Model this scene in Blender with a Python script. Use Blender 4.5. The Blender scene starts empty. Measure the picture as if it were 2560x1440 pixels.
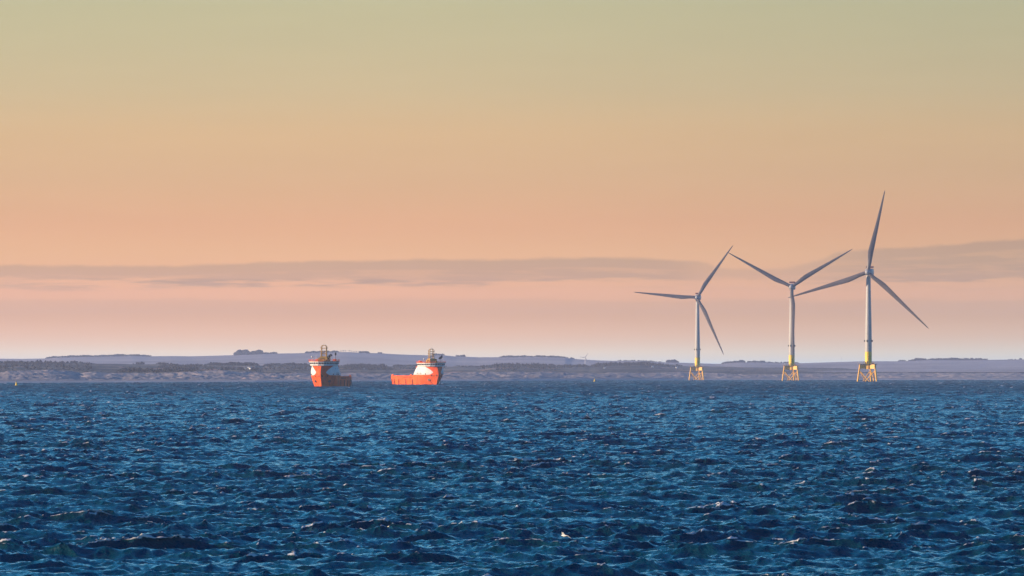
import bpy, math, random
import numpy as np
from mathutils import Vector, Matrix, noise as mnoise

# ------------------------------------------------------------------ camera
F = 21333.0            # focal length in photo pixels (300 mm on a 36 mm frame)
H = 12.0               # eye height over the water
R2 = 2 * 7.4e6         # earth curvature with refraction: sea level falls by d*d/R2
YH = 912.0             # photo row of the eye level line
sc = bpy.context.scene
cam = bpy.data.cameras.new('camera')
cam.lens = 300; cam.sensor_width = 36
cam.shift_y = (YH - 720) / 2560
cam.clip_start = 5; cam.clip_end = 80000
camo = bpy.data.objects.new('camera', cam)
camo.location = (0, 0, H); camo.rotation_euler = (math.radians(90), 0, 0)
sc.collection.objects.link(camo); sc.camera = camo

SUN_EL, SUN_AZ_LEFT = 9.0, 83.0      # degrees; azimuth counted from behind the camera towards the left
HAZE = 2.4e-5

# ------------------------------------------------------------------ view
vs = sc.view_settings
vs.view_transform = 'Standard'; vs.look = 'None'; vs.exposure = .6; vs.gamma = 1
sc.cycles.use_denoising = True
sc.cycles.max_bounces = 6
sc.cycles.volume_bounces = 1
sc.cycles.volume_step_rate = 4
sc.cycles.caustics_reflective = False
sc.cycles.caustics_refractive = False
sc.cycles.sample_clamp_indirect = 6

# ------------------------------------------------------------------ node helper
def lin(c):
    return tuple(((v/255)/12.92 if v <= 10.3 else ((v/255+.055)/1.055)**2.4) for v in c) + (1,)

class NT:
    def __init__(s, tree):
        s.t = tree; s.n = tree.nodes; s.l = tree.links
    def node(s, typ, ins=None, **kw):
        n = s.n.new(typ)
        for k, v in kw.items(): setattr(n, k, v)
        for k, v in (ins or {}).items(): s.put(n.inputs[k], v)
        return n
    def put(s, sock, v):
        if isinstance(v, bpy.types.NodeSocket): s.l.new(v, sock)
        else: sock.default_value = v
    def m(s, op, a, b=0.0, c=0.0, clamp=False):
        n = s.n.new('ShaderNodeMath'); n.operation = op; n.use_clamp = clamp
        s.put(n.inputs[0], a); s.put(n.inputs[1], b)
        if len(n.inputs) > 2: s.put(n.inputs[2], c)
        return n.outputs[0]
    def step(s, v, a, b, lo=0.0, hi=1.0):
        n = s.node('ShaderNodeMapRange', {0: v, 1: a, 2: b, 3: lo, 4: hi}, interpolation_type='SMOOTHSTEP')
        return n.outputs[0]
    def mix(s, f, a, b, blend='MIX'):
        n = s.n.new('ShaderNodeMix'); n.data_type = 'RGBA'; n.blend_type = blend
        s.put(n.inputs[0], f); s.put(n.inputs[6], a); s.put(n.inputs[7], b)
        return n.outputs[2]
    def noise(s, vec, scale, detail=3, rough=.55, dist=0):
        n = s.node('ShaderNodeTexNoise', {'Vector': vec, 'Scale': scale, 'Detail': detail, 'Roughness': rough, 'Distortion': dist})
        return n.outputs['Fac']
    def comb(s, x, y, z):
        return s.node('ShaderNodeCombineXYZ', {0: x, 1: y, 2: z}).outputs[0]
    def ramp(s, f, stops, interp='LINEAR'):
        n = s.n.new('ShaderNodeValToRGB'); cr = n.color_ramp; cr.interpolation = interp
        while len(cr.elements) < len(stops): cr.elements.new(.5)
        for e, (p, c) in zip(cr.elements, stops): e.position = p
        for e, (p, c) in zip(cr.elements, stops): e.position = p; e.color = c
        s.put(n.inputs[0], f); return n.outputs[0]
    def curve(s, v, pts, x0, x1, y0, y1):
        n = s.n.new('ShaderNodeFloatCurve'); c = n.mapping.curves[0]
        q = [((x-x0)/(x1-x0), (y-y0)/(y1-y0)) for x, y in pts]
        while len(c.points) < len(q): c.points.new(.5, .5)
        for p, (x, y) in zip(c.points, q): p.location = (x, y)
        n.mapping.update()
        vn = s.node('ShaderNodeMapRange', {0: v, 1: x0, 2: x1, 3: 0.0, 4: 1.0}).outputs[0]
        s.put(n.inputs['Value'], vn)
        return s.node('ShaderNodeMapRange', {0: n.outputs[0], 1: 0.0, 2: 1.0, 3: y0, 4: y1}).outputs[0]

# ------------------------------------------------------------------ world
W = bpy.data.worlds.new('World'); sc.world = W; W.use_nodes = True
W.node_tree.nodes.clear()
w = NT(W.node_tree)
tc = w.node('ShaderNodeTexCoord').outputs['Generated']
sx = w.node('ShaderNodeSeparateXYZ', {0: tc})
X, Y, Z = sx.outputs
Ys = w.m('MAXIMUM', Y, .2)
U = w.m('MULTIPLY_ADD', w.m('DIVIDE', X, Ys), F, 1280.0)     # azimuth of the sky, in steps of 1/21333
V = w.m('MULTIPLY_ADD', w.m('DIVIDE', Z, Ys), -F, YH)        # elevation in the same steps
p = w.m('POWER', w.m('MAXIMUM', Z, 0.0), .4)
def pz(z): return z ** .4
def pv(v): return pz(max(0, (YH - v) / F))
LOWSKY = [(912, 0.493, 0.644, 0.748), (880, 0.757, 0.582, 0.392), (840, 0.756, 0.422, 0.186), (790, 0.726, 0.324, 0.064), (730, 0.709, 0.33, 0.127), (640, 0.645, 0.336, 0.135), (560, 0.584, 0.298, 0.132), (440, 0.519, 0.312, 0.15), (330, 0.503, 0.329, 0.161), (220, 0.443, 0.34, 0.184), (110, 0.406, 0.344, 0.193), (0, 0.378, 0.346, 0.199)]
sky = [(pv(q[0]), q[1:] + (1,)) for q in LOWSKY]
sky += [(pz(z), lin(c)) for z, c in ((.056, (140, 178, 186)), (.09, (148, 210, 236)), (.19, (60, 158, 212)), (.4, (12, 98, 158)))]
low = w.ramp(p, sky)
# colder towards the right of the low sky
cold = w.step(U, 700, 2900)
low = w.mix(cold, low, (.85, .88, .90, 1), 'MULTIPLY')
low = w.mix(w.m('MULTIPLY', cold, w.step(V, 560, 880)), low, (.92, 1.02, 1.06, 1), 'MULTIPLY')
# nishita sky for the upper part
nis = w.node('ShaderNodeTexSky')
nis.sky_type = 'NISHITA'; nis.sun_disc = False
nis.sun_elevation = math.radians(SUN_EL)
az = math.radians(SUN_AZ_LEFT)
sun_dir = Vector((-math.sin(az), -math.cos(az), math.tan(math.radians(SUN_EL)))).normalized()   # towards the sun
nis.sun_rotation = math.atan2(sun_dir.x, sun_dir.y)
nis.altitude = 10; nis.air_density = 1; nis.dust_density = 1; nis.ozone_density = 3
up = w.mix(1.0, nis.outputs[0], (.018, .075, .15, 1), 'MULTIPLY')
col = w.mix(w.step(Z, .3, .7), low, up)
# cloud banks low over the horizon
cv = w.comb(w.m('MULTIPLY', U, .0016), w.m('MULTIPLY', V, .016), 0.0)
n1 = w.noise(cv, 1.0, 5, .6)
cv2 = w.comb(w.m('MULTIPLY', U, .0045), w.m('MULTIPLY', V, .05), 3.0)
n2 = w.noise(cv2, 1.0, 4, .6)
cv3 = w.comb(w.m('MULTIPLY', U, .012), w.m('MULTIPLY', V, .03), 7.0)
n3 = w.noise(cv3, 1.0, 4, .6)
top = w.curve(U, [(-1500, 668), (0, 662), (400, 664), (600, 658), (800, 651), (1200, 648), (1500, 643), (1600, 646), (1750, 654), (1850, 672), (2050, 650), (2110, 626), (2350, 614), (2560, 598), (4000, 580)], -1500, 4000, 560, 760)
bot = w.curve(U, [(-1500, 696), (0, 692), (300, 700), (600, 708), (900, 708), (1200, 710), (1400, 702), (1600, 694), (1750, 696), (1900, 702), (2100, 704), (2560, 700), (4000, 700)], -1500, 4000, 560, 760)
edge = w.m('MULTIPLY', w.m('SUBTRACT', n3, .5), 16)
a = w.step(w.m('SUBTRACT', V, w.m('ADD', top, edge)), -5, 7)
b = w.step(w.m('SUBTRACT', V, w.m('ADD', bot, w.m('MULTIPLY', w.m('SUBTRACT', n2, .5), 60))), -9, 9, 1, 0)
gap = w.step(n2, .40, .58, .62, 1.0)
gap = w.m('MAXIMUM', gap, w.step(w.m('SUBTRACT', V, top), 22, 34, 1, 0))
weak = w.curve(U, [(-1500, .8), (0, .85), (600, .9), (1550, 1), (1700, .85), (1850, .55), (2050, .6), (2250, .95), (4000, .9)], -1500, 4000, 0, 1)
m1 = w.m('MULTIPLY', w.m('MULTIPLY', a, b), w.m('MULTIPLY', gap, weak))
col = w.mix(w.m('MULTIPLY', m1, .95), col, (.68, .75, .89, 1), 'MULTIPLY')
# thin second streaks under the bank
a2 = w.step(V, 694, 702); b2 = w.step(w.m('ADD', V, w.m('MULTIPLY', w.m('SUBTRACT', n1, .5), 40)), 716, 730, 1, 0)
m2 = w.m('MULTIPLY', w.m('MULTIPLY', a2, b2), w.step(n2, .40, .60))
m2 = w.m('MULTIPLY', m2, w.step(U, 700, 1300, 1, .25))
col = w.mix(w.m('MULTIPLY', m2, .75), col, (.70, .78, .90, 1), 'MULTIPLY')
# faint veil above the land
m3 = w.m('MULTIPLY', w.step(w.m('ADD', V, w.m('MULTIPLY', w.m('SUBTRACT', n2, .5), 30)), 742, 758), w.step(V, 770, 830, 1, 0))
col = w.mix(w.m('MULTIPLY', m3, .7), col, (.84, .90, 1.0, 1), 'MULTIPLY')
m4 = w.m('MULTIPLY', w.step(V, 560, 600), w.m('MULTIPLY', w.step(V, 730, 650, 0, 1), w.step(n1, .5, .7)))
m4 = w.m('MULTIPLY', m4, w.step(U, 1500, 2100))
col = w.mix(w.m('MULTIPLY', m4, .45), col, (.76, .84, .92, 1), 'MULTIPLY')
streak = w.m('MULTIPLY_ADD', w.m('SUBTRACT', n1, .5), .07, 1.0)
col = w.mix(1.0, col, w.comb(streak, streak, streak), 'MULTIPLY')
bg = w.node('ShaderNodeBackground', {0: col, 1: 1.0})
out = w.node('ShaderNodeOutputWorld', {0: bg.outputs[0]})
W.cycles.sampling_method = 'MANUAL'; W.cycles.sample_map_resolution = 1024

# ------------------------------------------------------------------ sun
sl = bpy.data.lights.new('sun', 'SUN'); sl.energy = 5.0; sl.angle = math.radians(.5); sl.color = (1, .73, .48)
so = bpy.data.objects.new('sun', sl); sc.collection.objects.link(so)
so.rotation_euler = (-sun_dir).to_track_quat('-Z', 'Y').to_euler()

# ------------------------------------------------------------------ object helpers
COL = sc.collection
def drop(x, y): return -(x*x + y*y) / R2
def at(px, py, D):            # a point seen at that photo pixel, D metres out
    return Vector(((px - 1280) / F * D, D, H + (YH - py) / F * D))
def tag(o, label=None, cat=None, group=None, kind=None):
    if label: o['label'] = label
    if cat: o['category'] = cat
    if group: o['group'] = group
    if kind: o['kind'] = kind
    return o
def empty(name, loc, rz=0):
    o = bpy.data.objects.new(name, None); o.location = loc; o.rotation_euler = (0, 0, rz); COL.objects.link(o); return o

class MB:
    def __init__(s): s.v = []; s.f = []
    def add(s, vs, fs):
        k = len(s.v); s.v += [tuple(v) for v in vs]; s.f += [tuple(i + k for i in f) for f in fs]; return s
    def box(s, c, d, rot=None):
        vs = [Vector((x*d[0]/2, y*d[1]/2, z*d[2]/2)) for x in (-1, 1) for y in (-1, 1) for z in (-1, 1)]
        if rot is not None: vs = [rot @ v for v in vs]
        c = Vector(c); vs = [v + c for v in vs]
        return s.add(vs, [(0, 1, 3, 2), (4, 6, 7, 5), (0, 4, 5, 1), (2, 3, 7, 6), (0, 2, 6, 4), (1, 5, 7, 3)])
    def tube(s, a, b, ra, rb=None, n=10, caps=True):
        return s.pipe([(a, ra), (b, ra if rb is None else rb)], n, caps)
    def pipe(s, pts, n=12, caps=True):
        ps = [Vector(p) for p, r in pts]; k = len(pts); vs = []
        for i, (p_, r) in enumerate(pts):
            t = (ps[min(i+1, k-1)] - ps[max(i-1, 0)]).normalized()
            u = t.orthogonal().normalized() if abs(t.z) < .95 else Vector((1, 0, 0)); u = (u - t*u.dot(t)).normalized()
            w_ = t.cross(u)
            for j in range(n):
                q = 2*math.pi*j/n; vs.append(ps[i] + (u*math.cos(q) + w_*math.sin(q))*r)
        fs = [(i*n+j, i*n+(j+1) % n, (i+1)*n+(j+1) % n, (i+1)*n+j) for i in range(k-1) for j in range(n)]
        if caps: fs += [tuple(range(n-1, -1, -1)), tuple(range((k-1)*n, k*n))]
        return s.add(vs, fs)
    def ball(s, c, r, n=10, m=7, squash=1.0):
        c = Vector(c); vs = []; fs = []
        for i in range(m+1):
            t = math.pi*i/m
            for j in range(n):
                q = 2*math.pi*j/n; vs.append(c + Vector((math.sin(t)*math.cos(q)*r, math.sin(t)*math.sin(q)*r, math.cos(t)*r*squash)))
        for i in range(m):
            for j in range(n):
                fs.append((i*n+j, (i+1)*n+j, (i+1)*n+(j+1) % n, i*n+(j+1) % n))
        return s.add(vs, fs)
    def prism(s, poly_a, poly_b):
        n = len(poly_a); vs = list(poly_a) + list(poly_b)
        return s.add(vs, [(i, (i+1) % n, n+(i+1) % n, n+i) for i in range(n)] + [tuple(range(n-1, -1, -1)), tuple(range(n, 2*n))])
    def build(s, name, mat, parent=None, smooth=False, loc=None):
        me = bpy.data.meshes.new(name); me.from_pydata(s.v, [], s.f); me.update()
        import bmesh
        bm = bmesh.new(); bm.from_mesh(me); bmesh.ops.recalc_face_normals(bm, faces=bm.faces); bm.to_mesh(me); bm.free()
        if smooth:
            for q in me.polygons: q.use_smooth = True
            me.set_sharp_from_angle(angle=math.radians(35))
        me.materials.append(mat)
        o = bpy.data.objects.new(name, me); COL.objects.link(o)
        if parent: o.parent = parent
        if loc: o.location = loc
        return o

def paint(name, c, rough=.45, wear=.18, scale=.6, spec=.4, streak=True):
    m = bpy.data.materials.new(name); m.use_nodes = True; t = NT(m.node_tree); t.n.clear()
    o = t.node('ShaderNodeTexCoord').outputs['Object']
    st = t.node('ShaderNodeMapping', {'Vector': o, 'Scale': (1, 1, .18 if streak else 1)}).outputs[0]
    n = t.noise(st, scale, 5, .62)
    dark = tuple(x*(1-wear*1.6) for x in c) + (1,); light = tuple(min(1, x*(1+wear*.5)) for x in c) + (1,)
    cc = t.mix(t.step(n, .35, .65), dark, light)
    bs = t.node('ShaderNodeBsdfPrincipled', {'Base Color': cc, 'Roughness': rough, 'Specular IOR Level': spec})
    t.node('ShaderNodeOutputMaterial', {0: bs.outputs[0]})
    return m

M = dict(
    white=paint('white_paint', (.72, .72, .70), .4, .06),
    orange=paint('orange_paint', (.93, .135, .02), .6, .16, .35, .12),
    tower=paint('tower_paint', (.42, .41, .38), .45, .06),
    yellow=paint('yellow_paint', (.9, .60, .02), .45, .1),
    jacket=paint('jacket_yellow', (.95, .51, .065), .5, .08),
    mast=paint('mast_yellow', (.52, .30, .05), .5, .2),
    dark=paint('dark_fitting', (.02, .02, .022), .5, .2),
    red=paint('dark_red_paint', (.16, .025, .02), .5, .2),
    grey=paint('grey_steel', (.25, .26, .27), .5, .2),
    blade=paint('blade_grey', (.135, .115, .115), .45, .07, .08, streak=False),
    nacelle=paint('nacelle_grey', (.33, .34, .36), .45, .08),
    deck=paint('deck_green', (.12, .10, .08), .7, .3),
    bird=paint('feather_white', (.8, .8, .8), .8, .05),
    birddark=paint('feather_dark', (.05, .05, .05), .8, .05),
    trunk=paint('bark', (.06, .045, .035), .9, .2),
)
glass = bpy.data.materials.new('bridge_glass'); glass.use_nodes = True
gb = glass.node_tree.nodes['Principled BSDF']; gb.inputs['Base Color'].default_value = (.006, .008, .012, 1); gb.inputs['Roughness'].default_value = .25; gb.inputs['Specular IOR Level'].default_value = .25

# ------------------------------------------------------------------ periodic noise tiles
def pow_tile(N, beta, seed, kmin=2, kmax=None):
    rng = np.random.default_rng(seed)
    k = np.fft.fftfreq(N)*N; kx, ky = np.meshgrid(k, k); kk = np.hypot(kx, ky); kk[0, 0] = 1
    s = kk**(-beta); s[kk < kmin] = 0
    if kmax: s[kk > kmax] = 0
    z = np.fft.ifft2((rng.normal(size=(N, N)) + 1j*rng.normal(size=(N, N)))*s).real
    return (z/z.std()).astype(np.float32)
def bil(T, u, v):              # bilinear lookup, u and v in tile cells, periodic
    N = T.shape[0]
    iu = np.floor(u); iv = np.floor(v); fu = (u-iu).astype(np.float32); fv = (v-iv).astype(np.float32)
    iu = iu.astype(np.int64) % N; iv = iv.astype(np.int64) % N; ju = (iu+1) % N; jv = (iv+1) % N
    if T.ndim == 3: fu = fu[..., None]; fv = fv[..., None]
    return (T[iv, iu]*(1-fu) + T[iv, ju]*fu)*(1-fv) + (T[jv, iu]*(1-fu) + T[jv, ju]*fu)*fv

# ------------------------------------------------------------------ the sea
def ocean_tile(N, L, lp, lmin, lmax, hs, ang, spread, seed, tail=4.0):
    """height, horizontal shift x and y, jacobian of a wind sea of peak wave length lp"""
    rng = np.random.default_rng(seed)
    k = 2*np.pi*np.fft.fftfreq(N, L/N); kx, ky = np.meshgrid(k, k); kk = np.hypot(kx, ky); kk[0, 0] = 1e9
    th = np.arctan2(ky, kx) - ang
    kp = 2*np.pi/lp
    # narrow beam at the peak, broad for the short waves
    sp = np.clip(spread*(kp/kk)**.5, .6, 8)
    S = kk**(-tail)*np.exp(-1.25*(kp/kk)**2)*(np.abs(np.cos(th/2))**(2*sp))
    S[(kk > 2*np.pi/lmin) | (kk < 2*np.pi/lmax)] = 0
    A = np.sqrt(S)*(rng.normal(size=(N, N)) + 1j*rng.normal(size=(N, N)))
    h = np.fft.ifft2(A); g = (hs/4)/h.real.std()
    A = A*g; h = np.fft.ifft2(A).real
    ux, uy = kx/kk, ky/kk
    dx = np.fft.ifft2(-1j*ux*A).real; dy = np.fft.ifft2(-1j*uy*A).real
    jxx = np.fft.ifft2(kx*ux*A).real; jyy = np.fft.ifft2(ky*uy*A).real; jxy = np.fft.ifft2(kx*uy*A).real
    print('sea tile', L, 'slope rms', np.hypot(np.fft.ifft2(1j*kx*A).real, np.fft.ifft2(1j*ky*A).real).std())
    return np.stack([h, dx, dy, jxx, jyy, jxy], -1).astype(np.float32)

WIND = math.radians(-76)
TILE_A = ocean_tile(1024, 263.0, 14.0, 1.2, 55, .70, WIND, 9, 3)
SEA = [  # tile, size, turn
    (TILE_A, 263.0, .31), (TILE_A, 241.0, -.23),
    (ocean_tile(1024, 71.0, 2.6, .28, 3.0, .16, WIND, 1.6, 5, 3.7), 71.0, .4),
    (ocean_tile(512, 1170.0, 38.0, 16, 130, .42, WIND + .5, 5, 8), 1170.0, -.25),
]
GUST = pow_tile(512, 1.0, 21, 8, 80)
CHOP = 1.12
def sea_at(x, y):
    """displaced point and foam value for flat sea points"""
    r = np.hypot(x, y)
    env = 1 + .16*bil(GUST, x/3.1, y/3.1)
    env = np.clip(env, .6, 1.5)
    z = np.zeros_like(x); ox = np.zeros_like(x); oy = np.zeros_like(x)
    jxx = np.ones_like(x); jyy = np.ones_like(x); jxy = np.zeros_like(x)
    for i, (T, L, a_) in enumerate(SEA):
        c, s_ = math.cos(a_), math.sin(a_); N = T.shape[0]
        u = (x*c + y*s_)*N/L + 311.7*i; v = (-x*s_ + y*c)*N/L + 173.3*i
        q = bil(T, u, v)
        e = env if i < 3 else 1.0
        if i == 2: e = e*np.clip(2600/np.maximum(r, 1), 0, 1)
        z += q[..., 0]*e
        dx, dy = q[..., 1], q[..., 2]
        ox += -CHOP*e*(dx*c - dy*s_); oy += -CHOP*e*(dx*s_ + dy*c)
        w_ = 1.0 if i != 2 else .4
        jxx -= w_*CHOP*e*q[..., 3]; jyy -= w_*CHOP*e*q[..., 4]; jxy -= w_*CHOP*e*q[..., 5]
    J = jxx*jyy - jxy*jxy
    return x + ox, y + oy, z, J

def build_sea():
    near, far = 300.0, 15500.0
    d = [near]
    while d[-1] < far:
        q = d[-1]
        if q < 430: st = q/500
        elif q < 2500: st = q/1500
        else: st = q/1300*(1 + (q-2500)/16000)
        d.append(q + st)
    d = np.array(d)
    # azimuth columns: dense inside the view, wider outside it
    core = np.arange(-.0628, .0628, 1/5000.0)
    side = np.array([.064, .066, .069, .073, .08, .09, .105, .13, .17, .24, .36])
    az_ = np.concatenate([-side[::-1], core, side])
    nr, nc = len(d), len(az_)
    print('sea grid', nr, nc, nr*nc)
    co = np.empty((nr, nc, 3), np.float32); foam = np.empty((nr, nc), np.float32)
    for i0 in range(0, nr, 400):
        D = d[i0:i0+400, None]; A_ = az_[None, :]
        x = D*np.tan(A_) ; y = D + 0*A_
        px_, py_, z, J = sea_at(x, y)
        co[i0:i0+400, :, 0] = px_; co[i0:i0+400, :, 1] = py_
        co[i0:i0+400, :, 2] = z - (x*x + y*y)/R2
        foam[i0:i0+400] = J
    # coarse sheet that carries the sea on behind and beside the camera
    ex = []
    xs = [-5600, -3000, -1200, -400, 0, 400, 1200, 3000, 5600]
    me = bpy.data.meshes.new('sea')
    verts = co.reshape(-1, 3)
    idx = np.arange(nr*nc).reshape(nr, nc)
    q = np.stack([idx[:-1, :-1], idx[:-1, 1:], idx[1:, 1:], idx[1:, :-1]], -1).reshape(-1, 4)
    # skirt: four extra points behind the camera joined to the first row
    first = verts[idx[0]]
    sk = np.stack([first[:, 0]*1.0, np.full(nc, -900.0), np.full(nc, 0.0)], -1)
    sk[:, 0] = np.where(np.abs(az_) > .06, np.sign(az_)*(600 + 8000*(np.abs(az_)-.06)), sk[:, 0]*8)
    k0 = len(verts)
    verts = np.concatenate([verts, sk.astype(np.float32)])
    sidx = np.arange(nc) + k0
    q2 = np.stack([sidx[:-1], sidx[1:], idx[0, 1:], idx[0, :-1]], -1)
    q = np.concatenate([q, q2])
    nf = len(q)
    me.vertices.add(len(verts)); me.vertices.foreach_set('co', verts.ravel())
    me.loops.add(nf*4); me.loops.foreach_set('vertex_index', q.ravel().astype(np.int32))
    me.polygons.add(nf); me.polygons.foreach_set('loop_start', np.arange(0, nf*4, 4, dtype=np.int32))
    me.update(calc_edges=True)
    me.polygons.foreach_set('use_smooth', np.ones(nf, bool))
    at_ = me.attributes.new('fold', 'FLOAT', 'POINT')
    at_.data.foreach_set('value', np.concatenate([foam.ravel(), np.ones(nc, np.float32)]))
    print('fold pct', np.percentile(foam, [.1, .3, 1, 3, 10, 50]))
    o = bpy.data.objects.new('sea', me); COL.objects.link(o); o['kind'] = 'structure'
    return o

def sea_material():
    m = bpy.data.materials.new('sea_water'); m.use_nodes = True; t = NT(m.node_tree); t.n.clear()
    geo = t.node('ShaderNodeNewGeometry'); P = geo.outputs['Position']
    s = t.node('ShaderNodeSeparateXYZ', {0: P})
    wv = t.node('ShaderNodeMapping', {'Vector': P, 'Rotation': (0, 0, WIND), 'Scale': (1.0, .38, 1.0)}).outputs[0]
    rip = t.noise(wv, 3.2, 5, .66)
    rip2 = t.noise(wv, .45, 3, .6)
    gv = t.node('ShaderNodeMapping', {'Vector': P, 'Rotation': (0, 0, WIND), 'Scale': (1.0, .3, 1.0)}).outputs[0]
    big = t.step(t.noise(gv, .006, 4, .6), .35, .65, .6, 1.35)
    sv = t.node('ShaderNodeMapping', {'Vector': P, 'Rotation': (0, 0, WIND), 'Scale': (.07, 1.0, 1.0)}).outputs[0]
    lane = t.step(t.noise(sv, .045, 4, .65), .38, .62)
    far_ = t.step(s.outputs[1], 1400, 5500)
    hgt = t.m('ADD', t.m('MULTIPLY', rip, .25), t.m('MULTIPLY', rip2, .30))
    bump = t.node('ShaderNodeBump', {'Strength': 1.0, 'Distance': 1.0, 'Height': t.m('MULTIPLY', hgt, t.m('MULTIPLY', big, t.m('MULTIPLY_ADD', lane, .5, .75)))})
    fold = t.node('ShaderNodeAttribute', attribute_name='fold').outputs['Fac']
    fn = t.noise(wv, 2.2, 4, .7)
    fn2 = t.noise(P, .16, 3, .6)
    f = t.m('ADD', fold, t.m('MULTIPLY', t.m('SUBTRACT', fn, .5), .42))
    f = t.m('ADD', f, t.m('MULTIPLY', t.m('SUBTRACT', fn2, .5), 1.0))
    foam = t.step(f, .17, .30, 1, 0)
    water = t.node('ShaderNodeBsdfPrincipled', {'Specular IOR Level': t.m('MULTIPLY_ADD', far_, -.2, .5), 'Base Color': (.003, .044, .068, 1), 'Roughness': t.m('MULTIPLY_ADD', far_, t.m('MULTIPLY_ADD', lane, .34, .22), .09), 'IOR': 1.333, 'Normal': bump.outputs[0]})
    fo = t.node('ShaderNodeBsdfPrincipled', {'Base Color': (.78, .78, .78, 1), 'Roughness': .9, 'Specular IOR Level': .1, 'Normal': bump.outputs[0]})
    mx = t.node('ShaderNodeMixShader', {0: t.m('MULTIPLY', foam, .9), 1: water.outputs[0], 2: fo.outputs[0]})
    t.node('ShaderNodeOutputMaterial', {0: mx.outputs[0]})
    return m
sea = build_sea(); sea.data.materials.append(sea_material())

# ------------------------------------------------------------------ land
def line(pts):
    xs = np.array([q[0] for q in pts], float); ys = np.array([q[1] for q in pts], float)
    return lambda u: np.interp(u, xs, ys)
SHORE = line([(-600, 6400), (0, 7000), (640, 7900), (1280, 9300), (1745, 11600), (2170, 12700), (2560, 13400), (3200, 14000)])
CR_D = line([(-600, 934), (0, 934), (20, 929), (60, 928.5), (90, 928), (120, 926.5), (170, 929), (200, 934), (240, 932), (270, 935), (400, 937), (500, 933), (560, 931), (620, 937), (700, 939), (760, 940), (900, 938), (1000, 937), (1100, 935), (1200, 934), (1400, 933), (1600, 934), (1700, 932), (1800, 934), (1950, 938), (2100, 937), (2250, 935), (2400, 933), (2560, 934), (3200, 934)])
CR_B = line([(-600, 904), (0, 905), (100, 906), (220, 907), (240, 909), (320, 910.5), (420, 911.5), (455, 913.5), (500, 913), (530, 911), (600, 911), (640, 911), (652, 914), (675, 912), (730, 911), (775, 913), (850, 916), (900, 913), (960, 914), (975, 917), (990, 915), (1040, 915), (1110, 917), (1150, 915), (1200, 916), (1270, 910), (1310, 910), (1350, 912), (1390, 914), (1460, 914), (1475, 915), (1500, 911.5), (1560, 909), (1600, 908), (1625, 910), (1680, 914), (1700, 915), (1800, 917), (2000, 919.5), (2100, 920.5), (2160, 922), (2260, 925), (2340, 923), (2400, 922), (2450, 922), (2500, 926), (2560, 927), (3200, 925)])
CR_A = line([(-600, 897), (0, 896.5), (60, 897), (112, 896), (150, 893), (250, 891), (330, 889), (377, 890.5), (430, 890), (480, 890.5), (540, 889), (585, 887.5), (660, 884), (740, 883), (765, 882), (800, 881), (850, 880), (870, 880), (920, 882), (950, 883), (1000, 886), (1070, 888), (1110, 888), (1140, 891), (1200, 893), (1260, 892.5), (1320, 891.5), (1360, 892), (1413, 893.5), (1430, 897), (1500, 901), (1540, 902), (1600, 902.5), (1650, 905.5), (1700, 906.5), (1790, 909.5), (1810, 909), (1850, 906), (1900, 906), (1950, 907.5), (2000, 908), (2060, 906), (2110, 904.5), (2160, 903), (2250, 903), (2330, 900), (2400, 900), (2460, 899.5), (2560, 898.5), (3200, 899)])
RUG = pow_tile(512, 1.5, 4, 3, 200)
RUG2 = pow_tile(512, 1.1, 9, 6, 240)

def land(name, rows, dfun, yfun, rough, mat, us=np.arange(-600, 3161, 3.0)):
    """a terrain sheet: for every column u a profile (t -> distance, t -> photo row) turned into real heights"""
    t = rows
    Ug, Tg = np.meshgrid(us, t)
    D = dfun(Ug, Tg); y = yfun(Ug, Tg)
    x = (Ug - 1280)/F*D
    z = H + (YH - y)/F*D
    z = z + rough(x, D, Tg, Ug)
    v = np.stack([x, D, z], -1).reshape(-1, 3)
    nr, nc = Ug.shape; idx = np.arange(nr*nc).reshape(nr, nc)
    q = np.stack([idx[:-1, :-1], idx[:-1, 1:], idx[1:, 1:], idx[1:, :-1]], -1).reshape(-1, 4)
    me = bpy.data.meshes.new(name); me.vertices.add(len(v)); me.vertices.foreach_set('co', v.astype(np.float32).ravel())
    me.loops.add(len(q)*4); me.loops.foreach_set('vertex_index', q.ravel().astype(np.int32))
    me.polygons.add(len(q)); me.polygons.foreach_set('loop_start', np.arange(0, len(q)*4, 4, dtype=np.int32))
    me.update(calc_edges=True); me.polygons.foreach_set('use_smooth', np.ones(len(q), bool))
    me.materials.append(mat)
    o = bpy.data.objects.new(name, me); COL.objects.link(o); o['kind'] = 'structure'
    return o, v.reshape(nr, nc, 3)

def land_mat(name, stops, scale, patch=None, patch_c=None, patch_t=(.6, .66), stretch=(1, .35, 1)):
    m = bpy.data.materials.new(name); m.use_nodes = True; t = NT(m.node_tree); t.n.clear()
    P = t.node('ShaderNodeNewGeometry').outputs['Position']
    mp = t.node('ShaderNodeMapping', {'Vector': P, 'Scale': stretch}).outputs[0]
    n = t.noise(mp, scale, 6, .62, .4)
    c = t.ramp(n, [(a_, tuple(c_) + (1,)) for a_, c_ in stops])
    if patch:
        n2 = t.noise(mp, patch, 4, .55, .8)
        c = t.mix(t.step(n2, *patch_t), c, tuple(patch_c) + (1,))
    b = t.node('ShaderNodeBsdfPrincipled', {'Base Color': c, 'Roughness': .95, 'Specular IOR Level': .1})
    t.node('ShaderNodeOutputMaterial', {0: b.outputs[0]})
    return m

def sea_level(D): return -D*D/R2
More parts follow.
